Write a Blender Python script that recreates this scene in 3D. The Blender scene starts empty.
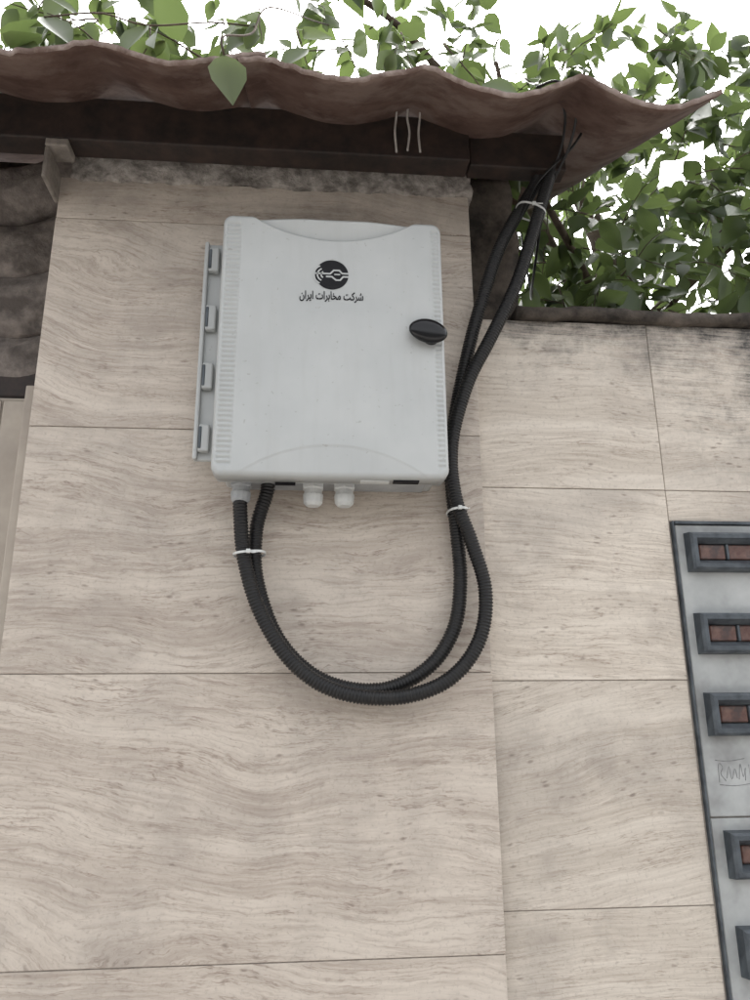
import bpy, bmesh, math, random
import numpy as np
from mathutils import Vector, Matrix, noise
random.seed(7); np.random.seed(7)
scn=bpy.context.scene
scn.view_settings.view_transform='Standard'
scn.view_settings.look='None'
scn.view_settings.exposure=0
COL=scn.collection

# ---------------------------------------------------------------- helpers
def empty(name,loc=(0,0,0)):
    e=bpy.data.objects.new(name,None); e.location=loc; COL.objects.link(e); return e
def mk(name,verts,faces,mat=None,parent=None,smooth=False):
    me=bpy.data.meshes.new(name); me.from_pydata([tuple(v) for v in verts],[],faces); me.update()
    if smooth:
        me.polygons.foreach_set('use_smooth',[True]*len(me.polygons))
    o=bpy.data.objects.new(name,me); COL.objects.link(o)
    if mat: me.materials.append(mat)
    if parent: o.parent=parent
    return o
def box(name,x0,x1,y0,y1,z0,z1,mat,parent=None,bev=0.0,seg=2,smooth=False):
    bm=bmesh.new(); bmesh.ops.create_cube(bm,size=1)
    for v in bm.verts:
        v.co=Vector(((x0+x1)/2+v.co.x*(x1-x0),(y0+y1)/2+v.co.y*(y1-y0),(z0+z1)/2+v.co.z*(z1-z0)))
    if bev>0: bmesh.ops.bevel(bm,geom=bm.edges[:],offset=bev,segments=seg,profile=0.5,affect='EDGES')
    me=bpy.data.meshes.new(name); bm.to_mesh(me); bm.free()
    if smooth: me.polygons.foreach_set('use_smooth',[True]*len(me.polygons))
    me.materials.append(mat)
    o=bpy.data.objects.new(name,me); COL.objects.link(o)
    if parent: o.parent=parent
    return o
def catmull(P,n=12):
    P=[Vector(p) for p in P]; P=[P[0]*2-P[1]]+P+[P[-1]*2-P[-2]]
    out=[]
    for i in range(1,len(P)-2):
        a,b,c,d=P[i-1:i+3]
        for k in range(n):
            t=k/n
            out.append(0.5*((2*b)+(c-a)*t+(2*a-5*b+4*c-d)*t*t+(3*b-a-3*c+d)*t**3))
    out.append(P[-2]); return out
def resample(P,step):
    L=[0]
    for a,b in zip(P,P[1:]): L.append(L[-1]+(b-a).length)
    n=max(2,int(L[-1]/step)); out=[]; j=0
    for i in range(n+1):
        s=L[-1]*i/n
        while j<len(L)-2 and L[j+1]<s: j+=1
        t=(s-L[j])/max(1e-9,L[j+1]-L[j]); out.append(P[j].lerp(P[j+1],min(1,t)))
    return out
def tube_data(P,rad,sides):
    n=len(P); verts=[]; faces=[]
    T=(P[1]-P[0]).normalized(); N=T.orthogonal().normalized()
    for i,p in enumerate(P):
        t=(P[min(i+1,n-1)]-P[max(i-1,0)]).normalized()
        N=(N-t*N.dot(t)).normalized(); B=t.cross(N); r=rad(i,n)
        for k in range(sides):
            a=2*math.pi*k/sides
            verts.append(p+(N*math.cos(a)+B*math.sin(a))*r)
    for i in range(n-1):
        for k in range(sides):
            k2=(k+1)%sides
            faces.append((i*sides+k,i*sides+k2,(i+1)*sides+k2,(i+1)*sides+k))
    faces.append(tuple(range(sides))[::-1]); faces.append(tuple((n-1)*sides+k for k in range(sides)))
    return verts,faces
def tube(name,P,rad,sides,mat,parent=None):
    if not callable(rad):
        rr=rad; rad=lambda i,n:rr
    v,f=tube_data(P,rad,sides); return mk(name,v,f,mat,parent,True)
def lathe(name,prof,loc,mat,parent,sides=32,axis='Z',hexed=False):
    verts=[];faces=[];n=len(prof)
    for (r,h) in prof:
        for k in range(sides):
            a=2*math.pi*(k+.5)/sides
            if axis=='Z': verts.append((loc[0]+r*math.cos(a),loc[1]+r*math.sin(a),loc[2]+h))
            else: verts.append((loc[0]+r*math.cos(a),loc[1]-h,loc[2]+r*math.sin(a)))
    for i in range(n-1):
        for k in range(sides):
            k2=(k+1)%sides; faces.append((i*sides+k,i*sides+k2,(i+1)*sides+k2,(i+1)*sides+k))
    faces.append(tuple(range(sides))[::-1]); faces.append(tuple((n-1)*sides+k for k in range(sides)))
    return mk(name,verts,faces,mat,parent,False)

# ---------------------------------------------------------------- materials
class NT:
    def __init__(s,name):
        s.m=bpy.data.materials.new(name); s.m.use_nodes=True; s.t=s.m.node_tree
        s.b=s.t.nodes['Principled BSDF']; s.tc=s.t.nodes.new('ShaderNodeTexCoord')
    def n(s,ty,**kw):
        nd=s.t.nodes.new(ty)
        for k,v in kw.items():
            if hasattr(nd,k): setattr(nd,k,v)
        return nd
    def l(s,a,b): s.t.links.new(a,b)
    def noise(s,vec,scale,detail=5,rough=.55,dist=0,w=None):
        nd=s.n('ShaderNodeTexNoise'); nd.inputs['Scale'].default_value=scale; nd.inputs['Detail'].default_value=detail
        nd.inputs['Roughness'].default_value=rough; nd.inputs['Distortion'].default_value=dist
        if vec is not None: s.l(vec,nd.inputs['Vector'])
        return nd.outputs['Fac']
    def mapping(s,vec,scale=(1,1,1),rot=(0,0,0),loc=(0,0,0)):
        nd=s.n('ShaderNodeMapping'); nd.inputs['Scale'].default_value=scale; nd.inputs['Rotation'].default_value=rot; nd.inputs['Location'].default_value=loc
        s.l(vec,nd.inputs['Vector']); return nd.outputs['Vector']
    def ramp(s,fac,stops):
        nd=s.n('ShaderNodeValToRGB'); e=nd.color_ramp.elements
        while len(e)<len(stops): e.new(.5)
        for el,(p,c) in zip(e,stops):
            el.position=p; el.color=(c if isinstance(c,tuple) else (c,c,c))+(1,)
        s.l(fac,nd.inputs['Fac']); return nd.outputs['Color']
    def mix(s,fac,a,b,mode='MIX'):
        nd=s.n('ShaderNodeMix'); nd.data_type='RGBA'; nd.blend_type=mode
        for sock,v in ((nd.inputs[0],fac),(nd.inputs[6],a),(nd.inputs[7],b)):
            if hasattr(v,'is_linked'): s.l(v,sock)
            elif isinstance(v,tuple): sock.default_value=v+(1,)
            else: sock.default_value=v
        return nd.outputs[2]
    def math(s,op,a,b=0.0,c=None,clamp=False):
        nd=s.n('ShaderNodeMath'); nd.operation=op; nd.use_clamp=clamp
        for i,v in enumerate((a,b,c)):
            if v is None: continue
            if hasattr(v,'is_linked'): s.l(v,nd.inputs[i])
            else: nd.inputs[i].default_value=v
        return nd.outputs[0]
    def bump(s,h,strength=.3,dist=.002):
        nd=s.n('ShaderNodeBump'); nd.inputs['Strength'].default_value=strength; nd.inputs['Distance'].default_value=dist
        s.l(h,nd.inputs['Height']); s.l(nd.outputs['Normal'],s.b.inputs['Normal'])
    def out(s,col=None,rough=.5,spec=.5,metal=0):
        if col is not None:
            if hasattr(col,'is_linked'): s.l(col,s.b.inputs['Base Color'])
            else: s.b.inputs['Base Color'].default_value=col+(1,)
        if hasattr(rough,'is_linked'): s.l(rough,s.b.inputs['Roughness'])
        else: s.b.inputs['Roughness'].default_value=rough
        s.b.inputs['Specular IOR Level'].default_value=spec; s.b.inputs['Metallic'].default_value=metal
        return s.m

def simple(name,c1,c2,scale=20,rough=.6,bump=.0,detail=5,spec=.4,metal=0,bd=.002,c3=None,s3=5,lo=.35,hi=.65):
    m=NT(name); n=m.noise(m.tc.outputs['Object'],scale,detail,.65)
    f=m.ramp(n,[(lo,0.0),(hi,1.0)])
    c=m.mix(f,c1,c2)
    if c3:
        n2=m.noise(m.tc.outputs['Object'],s3,5,.65); c=m.mix(m.ramp(n2,[(.48,0.0),(.62,.85)]),c,c3)
    if bump: m.bump(n,bump,bd)
    return m.out(c,rough,spec,metal)

def travertine(name,light,mid,vein,amp=1.0,dirt_top=None,freq=1.0,vs=1.0):
    m=NT(name); gen=m.tc.outputs['Object']
    oi=m.n('ShaderNodeObjectInfo'); rnd=oi.outputs['Random']
    off=m.n('ShaderNodeCombineXYZ'); m.l(m.math('MULTIPLY',rnd,37.0),off.inputs[0]); m.l(m.math('MULTIPLY',rnd,11.0),off.inputs[2])
    add=m.n('ShaderNodeVectorMath'); add.operation='ADD'; m.l(gen,add.inputs[0]); m.l(off.outputs[0],add.inputs[1]); P=add.outputs[0]
    sep=m.n('ShaderNodeSeparateXYZ'); m.l(gen,sep.inputs[0])
    w1=m.noise(m.mapping(P,(1.5,1,2.6)),1.0,2,.5)
    w2=m.noise(m.mapping(P,(7,1,15)),1.0,4,.65)
    tl=m.math('MULTIPLY',m.math('SUBTRACT',rnd,.40),.36)
    z=m.math('ADD',sep.outputs[2],m.math('MULTIPLY',sep.outputs[0],tl))
    z=m.math('ADD',z,m.math('MULTIPLY',m.math('SUBTRACT',w1,.5),.28*amp))
    z=m.math('ADD',z,m.math('MULTIPLY',m.math('SUBTRACT',w2,.5),.030*amp))
    z=m.math('ADD',z,m.math('MULTIPLY',rnd,13.0))
    def strat(kx,kz,det,ro):
        cb=m.n('ShaderNodeCombineXYZ'); m.l(m.math('MULTIPLY',sep.outputs[0],kx),cb.inputs[0]); m.l(m.math('MULTIPLY',z,kz*freq),cb.inputs[2])
        return m.noise(cb.outputs[0],1.0,det,ro)
    band=strat(1.4,13,6,.70); fine=strat(9,150,4,.72); med=strat(3.5,52,5,.68)
    patch=m.noise(m.mapping(P,(3.2,1,7)),1.0,3,.5)
    c=m.mix(m.ramp(band,[(.38,0.0),(.56,1.0)]),mid,light)
    # soft medium bands of grey-cream
    c=m.mix(m.math('MULTIPLY',m.ramp(med,[(.36,1.0),(.50,0.0)]),.38*vs),c,tuple((a+b)/2 for a,b in zip(mid,vein)))
    v=m.math('ABSOLUTE',m.math('SUBTRACT',med,.50)); vv=m.ramp(v,[(0.0,1.0),(.018,0.0)])
    brk=m.ramp(m.noise(P,34,4,.7),[(.40,.25),(.56,1.0)])
    c=m.mix(m.math('MULTIPLY',m.math('MULTIPLY',m.math('MULTIPLY',vv,brk),m.ramp(patch,[(.46,0.0),(.58,1.0)])),.80*vs),c,vein)
    v=m.math('ABSOLUTE',m.math('SUBTRACT',band,.47)); vv=m.ramp(v,[(0.0,1.0),(.011,0.0)])
    c=m.mix(m.math('MULTIPLY',m.math('MULTIPLY',m.math('MULTIPLY',vv,brk),m.ramp(patch,[(.38,1.0),(.60,0.15)])),.90*vs),c,vein)
    f2=m.ramp(fine,[(.33,1.0),(.50,0.0)])
    fm=m.ramp(m.noise(m.mapping(P,(2.4,1,8)),1.0,4,.6),[(.38,.25),(.60,1.0)])
    c=m.mix(m.math('MULTIPLY',m.math('MULTIPLY',f2,fm),.66*vs),c,vein)
    f3=m.ramp(fine,[(.52,0.0),(.66,1.0)])
    c=m.mix(m.math('MULTIPLY',f3,.42),c,tuple(min(1,x*1.12) for x in light))
    bl=m.noise(P,4.0,6,.68); c=m.mix(m.ramp(bl,[(.34,.45),(.52,0.0)]),c,(.260,.228,.200))
    gr=m.noise(P,150,4,.7); c=m.mix(m.math('MULTIPLY',m.ramp(gr,[(.30,1.0),(.46,0.0)]),.32),c,(.18,.15,.125))
    # open pores, elongated along the bedding
    vo=m.n('ShaderNodeTexVoronoi'); vo.inputs['Scale'].default_value=1.0; vo.inputs['Randomness'].default_value=1
    cb=m.n('ShaderNodeCombineXYZ'); m.l(m.math('MULTIPLY',sep.outputs[0],30.0),cb.inputs[0]); m.l(m.math('MULTIPLY',z,85.0),cb.inputs[2])
    m.l(cb.outputs[0],vo.inputs['Vector'])
    pn=m.noise(P,9,4,.65)
    pit=m.math('MULTIPLY',m.ramp(vo.outputs['Distance'],[(.08,1.0),(.24,0.0)]),m.ramp(pn,[(.50,0.0),(.60,1.0)]))
    c=m.mix(m.math('MULTIPLY',pit,.62),c,(.155,.118,.095))
    hs=m.n('ShaderNodeHueSaturation'); m.l(c,hs.inputs['Color']); m.l(m.math('ADD',m.math('MULTIPLY',rnd,.14),.93),hs.inputs['Value']); c=hs.outputs['Color']
    if dirt_top is not None:
        z0,z1,strn=dirt_top
        g=m.math('DIVIDE',m.math('SUBTRACT',sep.outputs[2],z0),z1-z0,clamp=True)
        gx=m.math('MULTIPLY',m.math('SUBTRACT',sep.outputs[0],.48),1.0,clamp=True)
        gx=m.math('MULTIPLY',gx,m.math('DIVIDE',m.math('SUBTRACT',sep.outputs[2],1.80),.25,clamp=True))
        big=m.noise(gen,7.5,6,.75)
        env=m.math('ADD',m.math('POWER',g,3.0),gx)
        q=m.math('ADD',m.math('MULTIPLY',env,.75),m.math('ADD',m.math('MULTIPLY',m.math('SUBTRACT',big,.5),1.9),m.math('MULTIPLY',m.math('SUBTRACT',fine,.5),1.5)))
        q=m.math('MULTIPLY',m.math('SUBTRACT',q,.20),1.5,clamp=True)
        q=m.math('MULTIPLY',q,m.math('MULTIPLY',env,2.6,clamp=True))
        q=m.math('MULTIPLY',q,m.math('ADD',.50,m.math('MULTIPLY',gr,.8)))
        q=m.math('MULTIPLY',q,strn,clamp=True)
        c=m.mix(q,c,(.060,.055,.050))
    m.bump(m.math('SUBTRACT',gr,m.math('MULTIPLY',pit,1.5)),.16,.0012)
    r=m.math('ADD',m.math('MULTIPLY',fine,.25),.42)
    return m.out(c,r,.3)

M={}
M['trav']=travertine('travertine_pillar',(.535,.475,.408),(.425,.368,.312),(.215,.162,.128),.95,(2.2,2.56,.5),1.0,1.0)
M['trav2']=travertine('travertine_wall',(.615,.555,.478),(.510,.452,.382),(.265,.205,.160),.55,(1.95,2.29,1.1),1.5,vs=.95)
M['marble']=simple('grey_marble',(.30,.31,.305),(.43,.44,.43),7,.5,.08,c3=(.19,.19,.185),s3=4)
M['grout']=simple('grout',(.20,.175,.15),(.34,.30,.26),60,.9,.3)
M['cement']=simple('rough_cement',(.13,.115,.10),(.27,.24,.21),22,.95,1.0,6,.2,0,.008)
M['tilecem']=simple('weathered_tile',(.12,.105,.095),(.25,.215,.19),30,.95,1.0,6,.2,0,.006,c3=(.08,.068,.06),s3=9)
M['mortar']=simple('mortar',(.17,.15,.135),(.42,.385,.345),38,.95,1.0,6,.2,0,.008,c3=(.09,.08,.07),s3=16)
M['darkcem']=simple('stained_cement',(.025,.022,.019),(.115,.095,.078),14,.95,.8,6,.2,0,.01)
M['steel']=simple('rusty_painted_steel',(.015,.012,.0105),(.040,.025,.020),30,.6,.3,6)
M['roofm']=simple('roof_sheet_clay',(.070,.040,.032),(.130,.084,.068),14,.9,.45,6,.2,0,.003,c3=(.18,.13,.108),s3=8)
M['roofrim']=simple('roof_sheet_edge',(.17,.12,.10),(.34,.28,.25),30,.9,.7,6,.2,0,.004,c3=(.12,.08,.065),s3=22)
m=NT('cabinet_plastic'); geo=m.tc.outputs['Object']
a=m.noise(geo,6,4,.6); b=m.noise(m.mapping(geo,(40,1,5)),1,4,.6)
c=m.mix(m.ramp(a,[(.35,0.0),(.7,1.0)]),(.395,.408,.402),(.450,.462,.452))
c=m.mix(m.math('MULTIPLY',m.ramp(b,[(.5,0.0),(.75,1.0)]),.25),c,(.34,.335,.315))
sp=m.noise(geo,120,2,.5); c=m.mix(m.math('MULTIPLY',m.ramp(sp,[(.25,1.0),(.30,0.0)]),.35),c,(.2,.19,.16))
m.bump(sp,.03,.0006)
M['plastic']=m.out(c,.42,.45)
M['plastic2']=simple('white_plastic',(.50,.51,.50),(.60,.61,.59),30,.4,.02)
M['grey_pl']=simple('grey_plastic',(.26,.27,.28),(.36,.37,.37),30,.45,.02)
M['black']=simple('black_rubber',(.006,.006,.007),(.012,.0115,.011),60,.40,.08,4,.4)
M['ink']=simple('black_ink',(.008,.008,.010),(.012,.012,.014),50,.6,spec=.2)
M['ink2']=simple('faded_marker',(.10,.10,.105),(.26,.26,.26),90,.7)
M['blackgloss']=simple('black_gloss_plastic',(.004,.004,.005),(.006,.006,.007),50,.22,0,3,.35)
M['slot']=simple('dark_slate_metal',(.026,.032,.040),(.095,.110,.122),24,.5,.25,6,.5,.2)
M['rustwood']=simple('red_brown_panel',(.075,.032,.026),(.17,.10,.08),45,.4,.2,c3=(.05,.04,.04),s3=30)
M['beige']=simple('beige_paint',(.34,.295,.245),(.42,.37,.31),8,.55,.1,c3=(.29,.25,.21),s3=3)
M['bark']=simple('bark',(.05,.038,.028),(.13,.10,.075),25,.9,.7,6,.2,0,.005)
M['asphalt']=simple('asphalt',(.045,.045,.045),(.07,.068,.065),80,.9,.5)
M['paving']=simple('paving',(.30,.285,.27),(.40,.38,.355),30,.85,.3)
M['wire']=simple('grey_wire',(.26,.24,.22),(.40,.37,.34),40,.7)

m=NT('leaf'); at=m.n('ShaderNodeAttribute'); at.attribute_name='lv'
c=m.ramp(at.outputs['Fac'],[(0.0,(.026,.038,.018)),(.50,(.050,.076,.032)),(.85,(.085,.118,.048)),(1.0,(.12,.145,.06))])
m.out(c,.36,.5)
tr=m.n('ShaderNodeBsdfTranslucent'); 
tc2=m.mix(.6,c,(.17,.23,.065)); m.l(tc2,tr.inputs['Color'])
ms=m.n('ShaderNodeMixShader'); ms.inputs[0].default_value=.42
outn=[x for x in m.t.nodes if x.type=='OUTPUT_MATERIAL'][0]
m.l(m.b.outputs[0],ms.inputs[1]); m.l(tr.outputs[0],ms.inputs[2]); m.l(ms.outputs[0],outn.inputs['Surface'])
M['leaf']=m.m

# ---------------------------------------------------------------- ground
g=mk('ground',[(-150,-150,0),(150,-150,0),(150,150,0),(-150,150,0)],[(0,1,2,3)],M['asphalt'])
pv=box('pavement',-30,30,-3.2,0.0-.035,-.05,.12,M['paving'],None,.01)

# ---------------------------------------------------------------- stone pillar
pil=empty('stone_pillar')
box('core',-.497,.305,.014,.40,.0,2.50,M['cement'],pil)
zs=[.13,.28,.71,1.141,1.569,2.0,2.432,2.525]
random.seed(5)
for a,b in zip(zs,zs[1:]):
    dy=random.uniform(-.0008,.0008)
    box('slab',-.503+random.uniform(0,.0012),.3115-random.uniform(0,.001),-.006+dy,.012,a+.0008,b-.0008,M['trav'],pil,.0008,1)
box('grout',-.500,.309,-.0038,.0135,.13,2.52,M['grout'],pil)
def rough_box(name,x0,x1,y0,y1,z0,z1,mat,parent,amp=.008,res=.012,fs=30):
    bm=bmesh.new(); bmesh.ops.create_cube(bm,size=1)
    for v in bm.verts: v.co=Vector(((x0+x1)/2+v.co.x*(x1-x0),(y0+y1)/2+v.co.y*(y1-y0),(z0+z1)/2+v.co.z*(z1-z0)))
    for ax,(lo,hi) in enumerate(((x0,x1),(y0,y1),(z0,z1))):
        n=int((hi-lo)/res)
        for i in range(1,n):
            co=Vector((0,0,0)); co[ax]=lo+(hi-lo)*i/n; no=Vector((0,0,0)); no[ax]=1
            bmesh.ops.bisect_plane(bm,geom=bm.verts[:]+bm.edges[:]+bm.faces[:],plane_co=co,plane_no=no)
    for v in bm.verts:
        d=noise.noise_vector(v.co*fs)*amp+noise.noise_vector(v.co*fs*.3)*amp*.8; v.co+=d
    me=bpy.data.meshes.new(name); bm.to_mesh(me); bm.free(); me.materials.append(mat)
    me.polygons.foreach_set('use_smooth',[True]*len(me.polygons))
    o=bpy.data.objects.new(name,me); COL.objects.link(o); o.parent=parent; return o
rough_box('mortar_bed',-.485,.318,-.012,.06,2.521,2.60,M['mortar'],pil,.007,.009,38)
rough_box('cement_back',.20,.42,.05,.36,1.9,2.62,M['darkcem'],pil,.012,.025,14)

# ---------------------------------------------------------------- right stone wall
rw=empty('stone_wall')
box('core',.315,6,.042,.24,0,2.258,M['cement'],rw)
box('grout',.312,.6715,.0220,.041,.13,2.256,M['grout'],rw)
box('grout',.6715,6,.0220,.041,.13,2.256,M['grout'],rw)
zr=[.13,.475,.835,1.195,1.556,1.908,2.260]
for a,b in zip(zr,zr[1:]):
    box('slab',.3135,.6705,.020+random.uniform(-.0006,.0006),.040,a+.0008,b-.0008,M['trav2'],rw,.0008,1)
x=.6720
while x<5:
    box('slab',x,x+.6985,.020,.040,1.9088,2.2593,M['trav2'],rw,.0008,1)
    if x>.7:
        for a,b in zip(zr[:-2],zr[1:-1]): box('slab',x,x+.6985,.020,.040,a+.0008,b-.0008,M['trav2'],rw,.0008,1)
    else:
        box('slab',x,x+.6985,.020,.040,1.848,1.9072,M['trav2'],rw,.0008,1)
    x+=.70
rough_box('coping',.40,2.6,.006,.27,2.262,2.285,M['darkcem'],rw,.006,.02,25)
box('panel_trim',.679,1.371,.012,.030,1.8405,1.8465,M['slot'],rw,.001,1)
box('panel_trim',.6735,.6775,.012,.030,.13,1.8465,M['slot'],rw,.001,1)
box('panel',.6795,1.371,.016,.036,1.330,1.8395,M['marble'],rw,.0015,1)
box('panel',.6795,1.371,.016,.036,.83,1.3275,M['marble'],rw,.0015,1)
box('panel',.6795,1.371,.016,.036,.13,.8275,M['marble'],rw,.0015,1)

def mail_slot(zc,i,x0=.694,w=.22,h=.074):
    e=empty('mail_slot',(x0,0,zc))
    rings=[(0,.018),(0.002,-.004),(.006,-.008),(.013,-.008),(.021,.006),(.022,.013)]
    V=[];F=[]
    for ins,y in rings:
        V+=[(ins,y,-h/2+ins),(w-ins,y,-h/2+ins),(w-ins,y,h/2-ins),(ins,y,h/2-ins)]
    for r_ in range(len(rings)-1):
        for k in range(4):
            k2=(k+1)%4; F.append((r_*4+k,r_*4+k2,(r_+1)*4+k2,(r_+1)*4+k))
    mk('frame',V,F,M['slot'],e)
    xs=[.0225,.078,.132,w-.0225]
    for a,b in zip(xs,xs[1:]):
        box('cell',a+.0005,b-.005,.007,.0155,-h/2+.023,h/2-.023,M['rustwood'],e,.002,1)
        if b<w-.03: box('divider',b-.0045,b,.003,.0155,-h/2+.0225,h/2-.0225,M['slot'],e,.001,1)
    return e
for i,zc in enumerate([1.786,1.637,1.497,1.272,1.128,.985]): mail_slot(zc,i,.694 if i<3 else .699)
wr=empty('wall_writing')
def stroke(pts): 
    tube('stroke',resample(catmull([Vector((p[0],.0160,p[1])) for p in pts],5),.003),.0006,5,M['ink2'],wr)
bx,bz=.704,1.385
for pts in [[(0,0),(.002,.030),(.009,.024),(.004,.014),(.012,.002)],[(.014,.006),(.020,.026),(.023,.004),(.030,.022),(.033,.006)],
            [(.036,.004),(.041,.030),(.044,.008),(.050,.024),(.047,.002)],[(.056,.028),(.058,.006),(.066,.012),(.060,.020)],
            [(0,-.004),(.030,-.006),(.066,-.001)],[(-.003,.036),(.02,.034),(.05,.038)],[(.068,.0),(.070,.034),(.069,.02)]]:
    stroke([(bx+a,bz+b) for a,b in pts])

# ---------------------------------------------------------------- left: gate, stacked tiles
gate=empty('metal_gate')
box('leaf',-2.2,-.53,.085,.10,.12,2.09,M['beige'],gate)
box('jamb',-.528,-.508,.02,.10,.12,2.09,M['beige'],gate,.003)
xx=-.532
while xx>-2.1:
    box('rib',xx-.058,xx,.081,.0845,.14,2.085,M['beige'],gate,.003); xx-=.061
box('lintel',-2.2,-.507,.10,.30,2.10,2.16,M['steel'],gate,.003)
tl=empty('roof_tile_stack')
for i,(zc,yy) in enumerate([(2.20,.15),(2.335,.145),(2.46,.15),(2.60,.145)]):
    V=[];F=[];nx=60;na=18
    for ix in range(nx+1):
        x=-.512-ix*.015
        for ia in range(na+1):
            a=math.pi*(-.5+ia/na*1.0)
            rr=.052+.008*noise.noise(Vector((x*8,a*2,zc*9)))
            sag=.030*math.cos((x+.60)*17+i*.4)
            V.append((x,yy-rr*max(0,math.cos(a))**.8,zc+.075*math.sin(a)-sag+.004*noise.noise(Vector((x*30,a*3,i)))))
    for ix in range(nx):
        for ia in range(na):
            p=ix*(na+1)+ia; F.append((p,p+1,p+na+2,p+na+1))
    mk('tile',V,F,M['tilecem'],tl,True)
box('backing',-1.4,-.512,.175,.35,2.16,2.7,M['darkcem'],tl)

# ---------------------------------------------------------------- roof
rf=empty('corrugated_roof')
lam=.273
def prof(x):
    s=abs(math.sin(math.pi*(x+.37)/lam))
    return 1-2*s**1.15
def rz(x,y):
    t=(y+.30)
    k=max(0,min(1,(x-.15)/.3))
    A=(.016+.012*k)*(1+.35*noise.noise(Vector((x*3,0,5))))
    wob=.006*noise.noise(Vector((x*4,y*2,1)))+.002*noise.noise(Vector((x*22,y*3,1)))
    return 2.522-.006*k+prof(x)*A+t*.52+wob
def sheet(name,x0,x1,lift):
    V=[];F=[];nx=int((x1-x0)/.006);ny=40
    for j in range(ny+1):
        for i in range(nx+1):
            x=x0+(x1-x0)*i/nx
            ragged=.012*noise.noise(Vector((x*14,3,lift*100)))+.009*noise.noise(Vector((x*60,3,0)))
            y=-.30+ragged*(1-j/ny)+.85*(j/ny)
            V.append((x,y,rz(x,y)+lift))
    for j in range(ny):
        for i in range(nx):
            p=j*(nx+1)+i; F.append((p,p+1,p+nx+2,p+nx+1))
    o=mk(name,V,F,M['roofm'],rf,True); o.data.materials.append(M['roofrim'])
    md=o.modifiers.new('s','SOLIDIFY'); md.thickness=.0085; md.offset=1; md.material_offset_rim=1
    return o
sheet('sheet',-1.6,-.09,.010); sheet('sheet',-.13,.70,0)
box('beam',-1.6,.30,-.085,-.035,2.548,2.645,M['steel'],rf,.003)
box('beam',.303,.50,-.07,-.03,2.55,2.635,M['steel'],rf,.003)
box('rafter',-.50,-.455,-.033,.5,2.60,2.68,M['steel'],rf,.003)
box('rafter',.24,.29,-.033,.5,2.605,2.68,M['steel'],rf,.003)
box('bracket',-.508,-.466,-.088,-.040,2.530,2.5465,M['cement'],rf,.003)
box('bracket',-.508,-.500,-.086,-.008,2.462,2.529,M['cement'],rf,.003)
for x0,dx,zb in [(.150,.002,2.541),(.176,-.003,2.546),(.196,.002,2.544)]:
    P=[Vector((x0+.003,-.115,2.66)),Vector((x0+dx,-.112,2.62)),Vector((x0-dx*.5,-.108,2.585)),Vector((x0+dx,-.104,zb))]
    tube('tie_wire',resample(catmull(P,6),.006),.0022,6,M['wire'],rf)

# ---------------------------------------------------------------- cabinet
cab=empty('telecom_cabinet')
X0,X1,Z0,Z1=-.165,.2275,1.876,2.367
cx,cz=(X0+X1)/2,(Z0+Z1)/2; HW,HH=(X1-X0)/2,(Z1-Z0)/2
YF=-.130
def ss(a,b,x):
    t=max(0,min(1,(x-a)/(b-a))); return t*t*(3-2*t)
def door_depth(x,z):
    d=0.0
    lx=x-X0; rx=X1-x
    if .006<lx<.034 and .016<z-Z0<HH*2-.016:
        env=ss(.006,.010,lx)*(1-ss(.029,.034,lx))
        d+=env*(.0010+.0026*(.5+.5*math.sin(2*math.pi*(z-Z0)/.0090)))
    if .005<rx<.020 and .016<z-Z0<HH*2-.016:
        env=ss(.005,.008,rx)*(1-ss(.016,.020,rx))
        d+=env*(.0008+.0022*(.5+.5*math.sin(2*math.pi*(z-Z0)/.0090)))
    xm=x-(cx+.002); R=.26
    rr=math.sqrt(max(0,R*R-xm*xm)); 
    zt=Z1-.048+(R-rr); dz=z-zt
    if dz>0 and abs(xm)<.155:
        q=(1-ss(.135,.155,abs(xm)))
        d+=(.0110*ss(0,.003,dz)-min(.0110,.30*max(0,dz-.003)))*q
    zb=Z0+.056-(R-rr); dz=zb-z
    if dz>0 and abs(xm)<.17: d+=min(.006,.0008*ss(0,.005,dz)+.085*dz)*(1-ss(.145,.17,abs(xm)))
    return d
nx,nz=230,420; V=[];F=[];R=.017;er=.009
us=np.linspace(-HW,HW,nx+1); ws=np.linspace(-HH,HH,nz+1)
def warp(a,H):
    return H*math.copysign(1-(1-abs(a/H))**1.18,a)
for w_ in ws:
    for u_ in us:
        a=warp(u_,HW); b=warp(w_,HH)
        dx=abs(a)-(HW-R); dz=abs(b)-(HH-R)
        if dx>0 and dz>0:
            mm=max(dx,dz); l=math.hypot(dx,dz); e=R-mm
            a=math.copysign(HW-R+dx/l*mm,a); b=math.copysign(HH-R+dz/l*mm,b)
        else: e=min(HW-abs(a),HH-abs(b))
        yy=0
        if e<er: yy=er-math.sqrt(max(0,er*er-(er-e)**2))
        V.append((cx+a,YF+yy+door_depth(cx+a,cz+b),cz+b))
for j in range(nz):
    for i in range(nx):
        p=j*(nx+1)+i; F.append((p,p+1,p+nx+2,p+nx+1))
ring=[i for i in range(nx+1)]+[j*(nx+1)+nx for j in range(1,nz+1)]+[nz*(nx+1)+i for i in range(nx-1,-1,-1)]+[j*(nx+1) for j in range(nz-1,0,-1)]
base=len(V); rn=len(ring)
for q in ring: V.append((V[q][0],-.092,V[q][2]))
for k in range(rn):
    k2=(k+1)%rn; F.append((ring[k2],ring[k],base+k,base+k2))
base2=len(V)
for q in ring:
    V.append((cx+(V[q][0]-cx)*.955,-.092,cz+(V[q][2]-cz)*.965))
for k in range(rn):
    k2=(k+1)%rn; F.append((base+k2,base+k,base2+k,base2+k2))
mk('door',V,F,M['plastic'],cab,True)
box('body_rim',X0+.004,X1-.004,-.0905,-.070,Z0+.004,Z1-.004,M['plastic'],cab,.006,3,True)
box('body',X0+.014,X1-.014,-.072,-.002,Z0+.014,Z1-.014,M['plastic'],cab,.006,3,True)
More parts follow.
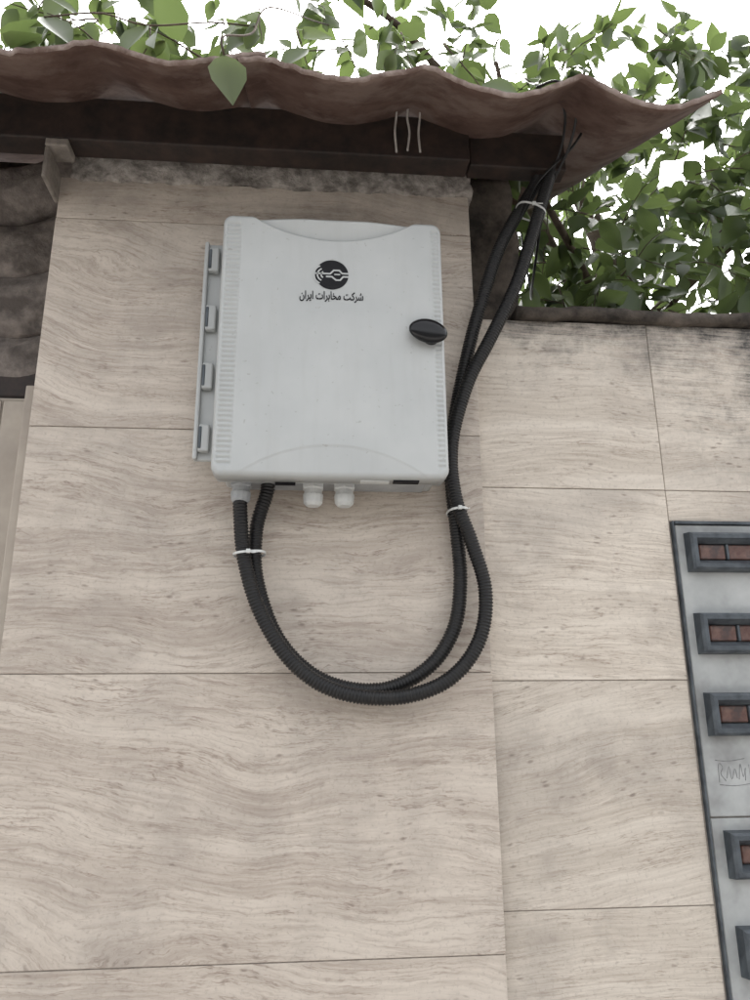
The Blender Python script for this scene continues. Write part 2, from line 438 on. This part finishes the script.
box('bottom_plate',X0+.03,X1-.03,-.066,-.012,Z0+.010,Z0+.0135,M['grey_pl'],cab,.001,1)
box('flange',-.204,-.152,-.052,-.044,1.925,2.355,M['plastic'],cab,.003,2)
box('flange_edge',-.206,-.198,-.062,-.0435,1.925,2.355,M['plastic'],cab,.003,2)
for zc in [2.315,2.195,2.080,1.963]:
    box('hinge_loop',-.197,-.178,-.066,-.053,zc-.025,zc+.025,M['plastic'],cab,.003,2)
    box('hinge_slot',-.1965,-.1915,-.0675,-.060,zc-.020,zc+.020,M['slot'],cab,.001,1)
LX,LZ,LR=.029,2.250,.0295
y_l=YF-.0006
def flat(name,pts,y,mat): 
    return mk(name,[(p[0],y,p[1]) for p in pts],[tuple(range(len(pts)))],mat,cab)
flat('logo_disc',[(LX+LR*math.cos(t*math.pi/32),LZ+LR*math.sin(t*math.pi/32)) for t in range(64)],y_l,M['ink'])
def strip(pts,w,y=y_l-.0005):
    P=[Vector((p[0],0,p[1])) for p in pts]; V=[];F=[]
    for i,p in enumerate(P):
        t=(P[min(i+1,len(P)-1)]-P[max(0,i-1)]).normalized(); nrm=Vector((-t.z,0,t.x))
        for s_ in (-1,1): q=p+nrm*w/2*s_; V.append((LX+q.x*LR,y,LZ+q.z*LR))
    for i in range(len(P)-1): F.append((2*i,2*i+1,2*i+3,2*i+2))
    mk('logo_line',V,F,M['plastic'],cab)
for r_ in (.22,.44,.66):
    strip([(-.42+r_*math.cos(math.radians(a)),-.02+r_*math.sin(math.radians(a))) for a in range(115,250,8)],.09)
strip([(-1.02,.06),(-.45,.06),(-.1,.06),(.12,.30),(.45,.30),(.62,.10),(1.02,.10)],.11)
strip([(-.35,-.14),(0.0,-.14),(.25,-.36),(.5,-.36),(.68,-.12),(1.02,-.12)],.11)
strip([(.15,.02),(.5,.02)],.09)
txt='\uFEB7\uFEAE\uFB90\uFE96 \uFEE3\uFEA8\uFE8E\uFE91\uFEAE\uFE8D\uFE95 \uFE8D\uFBFE\uFEAE\uFE8D\uFEE5'[::-1]
tcv=bpy.data.curves.new('lettering','FONT'); tcv.body=txt; tcv.size=.0215; tcv.align_x='CENTER'; tcv.extrude=.0002; tcv.offset=.00042
to=bpy.data.objects.new('lettering',tcv); COL.objects.link(to); to.location=(.029,YF-.0006,2.201); to.rotation_euler=(math.pi/2,0,0); to.parent=cab
to.scale=(.62,1,1)
tcv.materials.append(M['ink'])
lathe('latch_base',[(.015,0),(.015,.004),(.013,.006)],(.203,YF-.0,2.134),M['blackgloss'],cab,32,'Y')
bm=bmesh.new(); bmesh.ops.create_uvsphere(bm,u_segments=32,v_segments=20,radius=1)
for v in bm.verts:
    x,y,z=v.co
    zz=math.copysign(abs(z)**.85,z)
    v.co=Vector((.196+x*.0335,YF-.015+y*.012,2.138+zz*.0225*(1-.18*abs(x)**2)-.004*x))
me=bpy.data.meshes.new('latch'); bm.to_mesh(me); bm.free(); me.polygons.foreach_set('use_smooth',[True]*len(me.polygons)); me.materials.append(M['blackgloss'])
lo=bpy.data.objects.new('latch_handle',me); COL.objects.link(lo); lo.parent=cab
def gland(x,y,zt,s,mat):
    lathe('gland_nut',[(.017*s,0),(.0175*s,-.002),(.0175*s,-.009*s),(.015*s,-.011*s)],(x,y,zt),mat,cab,6)
    lathe('gland_collar',[(.0135*s,-.011*s),(.0135*s,-.018*s)],(x,y,zt),mat,cab,24)
    lathe('gland_cap',[(.0150*s,-.018*s),(.0155*s,-.020*s),(.0145*s,-.031*s),(.010*s,-.036*s)],(x,y,zt),mat,cab,12)
gland(.002,-.048,1.889,1.15,M['plastic2']); gland(.056,-.048,1.889,1.15,M['plastic2']); 
gland(-.121,-.055,1.889,1.12,M['grey_pl'])
box('label',-.062,-.028,-.0925,-.088,1.8715,1.8795,M['ink'],cab)
box('label',.135,.178,-.116,-.100,1.8735,1.8758,M['ink'],cab)
box('label',.08,.128,-.112,-.100,1.8738,1.8758,M['plastic2'],cab)

# ---------------------------------------------------------------- conduits
def conduit(name,pts,r=.0128,pitch=.0056,depth=.0022):
    e=empty(name); P=resample(catmull(pts,14),pitch/5)
    tube('hose',P,lambda i,n:r-depth*(.5-.5*math.cos(2*math.pi*i/5.0))**1.0,14,M['black'],e)
    return e
A=[(-.121,-.055,1.870),(-.121,-.058,1.841),(-.110,-.060,1.750),(-.079,-.060,1.659),(-.023,-.062,1.579),(.050,-.062,1.536),(.146,-.060,1.528),(.228,-.058,1.556),
   (.281,-.055,1.619),(.296,-.052,1.702),(.276,-.050,1.788),(.252,-.046,1.870),(.250,-.042,1.970),(.282,-.050,2.085),(.330,-.055,2.18),(.383,-.058,2.290),(.418,-.060,2.39),(.448,-.060,2.483),(.476,-.058,2.57),(.485,-.05,2.60)]
B=[(-.076,-.045,1.895),(-.078,-.044,1.87),(-.094,-.038,1.806),(-.090,-.034,1.72),(-.050,-.034,1.62),(.022,-.034,1.556),(.116,-.034,1.540),(.196,-.036,1.575),
   (.243,-.034,1.640),(.258,-.030,1.722),(.256,-.026,1.810),(.251,-.020,1.921),(.262,-.022,2.03),(.290,-.032,2.16),(.318,-.040,2.26),(.357,-.042,2.375),(.400,-.042,2.46),(.440,-.042,2.53),(.462,-.045,2.585)]
conduit('corrugated_conduit',A); conduit('corrugated_conduit',B)
wr=empty('overhead_wire')
for P in [[(.470,-.05,2.54),(.480,-.11,2.58),(.465,-.17,2.605),(.42,-.20,2.605),(.38,-.2,2.60),(.36,-.15,2.62)],
          [(.474,-.05,2.53),(.492,-.12,2.57),(.485,-.18,2.605),(.44,-.22,2.615),(.40,-.21,2.61)],
          [(.40,-.046,2.44),(.44,-.07,2.52),(.50,-.10,2.575),(.53,-.12,2.62)]]:
    tube('wire',resample(catmull([Vector(p) for p in P],8),.006),.0026,6,M['black'],wr)
tube('wire',resample(catmull([Vector((.46,-.03,2.5)),Vector((.50,0.2,2.45)),Vector((.56,.4,2.6)),Vector((.62,.7,3.3)),Vector((.6,.8,4.2))],10),.01),.003,6,M['black'],wr)
def zip_tie(c,tdir,half_w,half_d,yaw_=0):
    e=empty('cable_tie',c); t=Vector(tdir).normalized(); side=Vector((0,-1,0)).cross(t).normalized(); dep=t.cross(side)
    V=[];F=[];n=40
    for k in range(n):
        a=2*math.pi*k/n; co=math.cos(a);si=math.sin(a)
        p=side*math.copysign(abs(co)**.8,co)*half_w+dep*math.copysign(abs(si)**.8,si)*half_d
        for s in (-.0019,.0019): V.append(p+t*s)
        p2=p*1.06
        for s in (.0019,-.0019): V.append(p2+t*s)
    for k in range(n):
        k2=(k+1)%n
        for q in range(4):
            q2=(q+1)%4; F.append((k*4+q,k*4+q2,k2*4+q2,k2*4+q))
    mk('band',V,F,M['plastic2'],e,False)
    o=box('head',-.0035,.0035,-half_d-.005,-half_d,-.0035,.0035,M['plastic2'],e,.001)
    tube('tail',resample([Vector((0,-half_d-.003,0)),Vector((.008,-half_d-.008,-.004)),Vector((.016,-half_d-.006,-.002))],.003),.001,5,M['plastic2'],e)
zip_tie((-.103,-.048,1.762),(.08,0,-1),.026,.025)
zip_tie((.256,-.034,1.845),(-.1,0,1),.017,.028)
zip_tie((.425,-.051,2.462),(.30,0,.9),.029,.024)

# ---------------------------------------------------------------- trees
def leaf_geo(V,F,LV,base,d,up,L,Wd,val,curl):
    side=d.cross(up).normalized(); up=side.cross(d).normalized()
    ts=[0,.12,.32,.56,.8,1.0]; wd=[0.02,.28,.5,.46,.22,0.0]
    b=len(V)
    for t,w in zip(ts,wd):
        c=base+d*(L*t)-up*(curl*L*t*t)
        f=.16*w*Wd
        V.append(c-up*f*1.0); V.append(c-side*w*Wd+up*f); V.append(c+side*w*Wd+up*f)
        LV.extend([val]*3)
    for i in range(5):
        p=b+i*3; q=p+3
        F.append((p,p+1,q+1,q)); F.append((p,q,q+2,p+2))
def rv():
    v=Vector((random.gauss(0,1),random.gauss(0,1),random.gauss(0,1))); return v.normalized()
def twig(V,F,LV,TV,TF,start,d,length,nleaf,L0,droop=.5):
    P=[start.copy()]; d=d.normalized(); step=length/8
    for i in range(8):
        d=(d+Vector((0,0,-droop*.12))+rv()*.13).normalized(); P.append(P[-1]+d*step)
    v,f=tube_data(P,lambda i,n:.0022*(1-i/n*.7),4); o=len(TV); TV.extend(v); TF.extend([tuple(a+o for a in q) for q in f])
    cl=random.random()
    for k in range(nleaf):
        t=(.1+.9*k/nleaf)*8; i=min(7,int(t)); p=P[i].lerp(P[i+1],t-i); td=(P[i+1]-P[i]).normalized()
        s=rv(); s=(s-td*s.dot(td)).normalized()
        ld=(td*.55+s*.9+Vector((0,0,-.75*random.random()))).normalized()
        up=(Vector((0,-.25,1))+rv()*.9).normalized()
        if abs(up.dot(ld))>.95: up=rv()
        L=L0*random.uniform(.55,1.25); pet=p+ld*L*.12
        leaf_geo(V,F,LV,pet,ld,up,L,L*random.uniform(.46,.62),min(1,max(0,.35*cl+.65*random.random()**1.1)),random.uniform(0,.4))
def tree(name,trunk,clumps,seed,extra=()):
    random.seed(seed); e=empty(name)
    TV=[];TF=[];V=[];F=[];LV=[]
    for pts,r0,r1 in trunk:
        P=resample(catmull([Vector(p) for p in pts],10),.04)
        v,f=tube_data(P,lambda i,n:(r0+(r1-r0)*i/n)*(1+.08*math.sin(i*1.7)),10); o=len(TV); TV.extend(v); TF.extend([tuple(a+o for a in q) for q in f])
    for (c,rad,n,L0) in clumps:
        c=Vector(c)
        for _ in range(n):
            q=rv()*random.random()**.4; p=c+Vector((q.x*rad[0],q.y*rad[1],q.z*rad[2]))
            d=(q*.8+Vector((0,0,-.2))+rv()*.5)
            twig(V,F,LV,TV,TF,p,d,random.uniform(.15,.34),random.randint(8,13),L0)
    for (p,d,l,n,L0) in extra: twig(V,F,LV,TV,TF,Vector(p),Vector(d),l,n,L0)
    mk('branches',TV,TF,M['bark'],e,True)
    o=mk('foliage',V,F,M['leaf'],e,True)
    at=o.data.attributes.new('lv','FLOAT','POINT'); at.data.foreach_set('value',np.array(LV,dtype=np.float32))
    return e
tree('tree',
 [([(1.25,1.25,0),(1.22,1.2,1.2),(1.3,1.15,2.2),(1.2,1.2,3.0),(1.0,1.3,4.0)],.09,.03),
  ([(1.3,1.15,2.2),(.95,.95,2.8),(.6,.75,3.3),(.2,.6,3.7),(-.3,.5,3.75)],.030,.005),
  ([(1.2,1.2,2.7),(.8,.6,2.75),(.55,.35,2.95),(.45,.2,3.1)],.02,.005),
  ([(1.22,1.2,2.9),(1.6,.9,3.2),(2.0,.7,3.3)],.03,.008),
  ([(-.3,.5,3.75),(-.7,.35,3.5),(-.95,.2,3.2)],.006,.003),
  ([(1.3,1.15,2.5),(1.5,.8,2.6),(1.7,.5,2.8)],.02,.006)],
 [((.75,.50,2.60),(.28,.25,.22),26,.090),((1.15,.55,2.60),(.3,.3,.25),26,.095),((1.6,.65,2.7),(.35,.3,.3),22,.10),
  ((.65,.55,2.95),(.3,.3,.22),23,.090),((1.1,.6,3.05),(.35,.3,.25),24,.095),((1.6,.7,3.15),(.35,.3,.3),20,.10),
  ((.6,.7,3.35),(.35,.3,.22),24,.090),((1.15,.8,3.4),(.4,.3,.25),24,.095),((.9,1.1,2.7),(.7,.3,.4),18,.095),((1.7,1.2,3.1),(.6,.3,.5),16,.10),
  ((.95,.8,3.75),(.5,.35,.2),24,.095),((1.6,.9,3.7),(.4,.3,.3),20,.10),((1.0,1.4,3.6),(.7,.3,.4),18,.10),
  ((.15,.6,3.45),(.35,.3,.22),24,.095),((-.3,.6,3.6),(.4,.3,.2),18,.10),((-.75,.5,3.45),(.25,.25,.2),18,.105),((2.3,.8,3.0),(.4,.4,.5),18,.10)],11,
 [((-.47,.0,2.93),(-.3,-.4,-.5),.16,6,.095),((-.36,.0,2.92),(.1,-.3,-.6),.15,5,.09),((-.20,-.05,2.90),(.1,-.2,-.6),.18,6,.095),
  ((-.12,-.1,2.88),(-.1,-.35,-.8),.16,5,.10),((-.05,-.02,2.92),(.2,-.2,-.6),.16,4,.09),((.05,.0,2.92),(.2,-.2,-.5),.18,6,.085),((.18,.0,2.95),(.1,-.2,-.6),.18,6,.08),
  ((.28,.02,2.95),(.3,-.1,-.5),.2,7,.08),((-.62,.0,2.9),(-.1,-.2,-.6),.2,7,.10),((-.55,-.05,2.84),(-.2,-.1,-.6),.14,5,.10),
  ((-.66,.0,2.82),(.2,-.3,-.2),.16,6,.10),((-.42,.0,2.82),(-.3,-.3,.1),.16,5,.10),((-.24,.0,2.84),(-.5,-.2,.1),.14,4,.10)])
V=[];F=[];LV=[]
leaf_geo(V,F,LV,Vector((-.150,-.33,2.512)),Vector((.20,-.05,-1)).normalized(),Vector((.1,-1,.25)).normalized(),.094,.060,.95,.1)
leaf_geo(V,F,LV,Vector((-.02,-.27,2.60)),Vector((-.6,-.2,-.6)).normalized(),Vector((.1,-.8,.6)).normalized(),.07,.045,.5,.2)
leaf_geo(V,F,LV,Vector((-.46,-.27,2.63)),Vector((.5,-.2,-.5)).normalized(),Vector((.1,-.8,.6)).normalized(),.085,.055,.35,.2)
leaf_geo(V,F,LV,Vector((-.30,-.24,2.66)),Vector((-.4,-.2,-.7)).normalized(),Vector((-.2,-.8,.5)).normalized(),.085,.055,.6,.2)
sp=empty('climbing_vine'); o=mk('leaves',V,F,M['leaf'],sp,True)
at=o.data.attributes.new('lv','FLOAT','POINT'); at.data.foreach_set('value',np.array(LV,dtype=np.float32))
tube('stem',resample(catmull([Vector((-.150,-.33,2.512)),Vector((-.155,-.32,2.56)),Vector((-.12,-.22,2.68)),Vector((-.1,-.1,2.88)),Vector((.0,.3,3.3)),Vector((.15,.6,3.6))],8),.02),.002,5,M['bark'],sp)
tube('stem',resample(catmull([Vector((-.46,-.27,2.63)),Vector((-.38,-.24,2.68)),Vector((-.30,-.24,2.66)),Vector((-.2,-.2,2.72)),Vector((-.12,-.18,2.74))],8),.02),.0016,5,M['bark'],sp)

# ---------------------------------------------------------------- light : bright hazy sky, soft sun high beyond the wall
w=bpy.data.worlds.new('World'); scn.world=w; w.use_nodes=True
nt=w.node_tree; bg=nt.nodes['Background']; sky=nt.nodes.new('ShaderNodeTexSky'); sky.sky_type='NISHITA'; sky.sun_disc=False
SE,az=58,math.radians(15)
sky.sun_elevation=math.radians(SE); sky.sun_rotation=az; sky.dust_density=7; sky.air_density=1.0; sky.ozone_density=1
hs=nt.nodes.new('ShaderNodeHueSaturation'); hs.inputs['Saturation'].default_value=.14; hs.inputs['Value'].default_value=4.3
nt.links.new(sky.outputs[0],hs.inputs['Color']); nt.links.new(hs.outputs[0],bg.inputs['Color']); bg.inputs['Strength'].default_value=.15
sd=bpy.data.lights.new('sun','SUN'); sd.energy=1.3; sd.angle=math.radians(35); sd.color=(1,.98,.95)
so=bpy.data.objects.new('sun',sd); COL.objects.link(so)
S=Vector((math.sin(az)*math.cos(math.radians(SE)),math.cos(az)*math.cos(math.radians(SE)),math.sin(math.radians(SE))))
so.rotation_euler=S.to_track_quat('Z','Y').to_euler(); so.location=S*20

# ---------------------------------------------------------------- camera
yaw=math.radians(5);pit=math.radians(16);roll=0.0085
r=Vector((math.cos(yaw),-math.sin(yaw),0));f=Vector((math.sin(yaw)*math.cos(pit),math.cos(yaw)*math.cos(pit),math.sin(pit)));u=r.cross(f)
r2=(r-roll*u).normalized();u2=(u+roll*r).normalized()
cd=bpy.data.cameras.new('camera'); cd.sensor_fit='VERTICAL'; cd.sensor_height=36; cd.lens=.751*36; cd.clip_end=1000; cd.clip_start=.02
co=bpy.data.objects.new('camera',cd); COL.objects.link(co)
mt=Matrix((( r2.x,u2.x,-f.x,0),(r2.y,u2.y,-f.y,-1.3),(r2.z,u2.z,-f.z,1.5),(0,0,0,1)))
co.matrix_world=mt; scn.camera=co
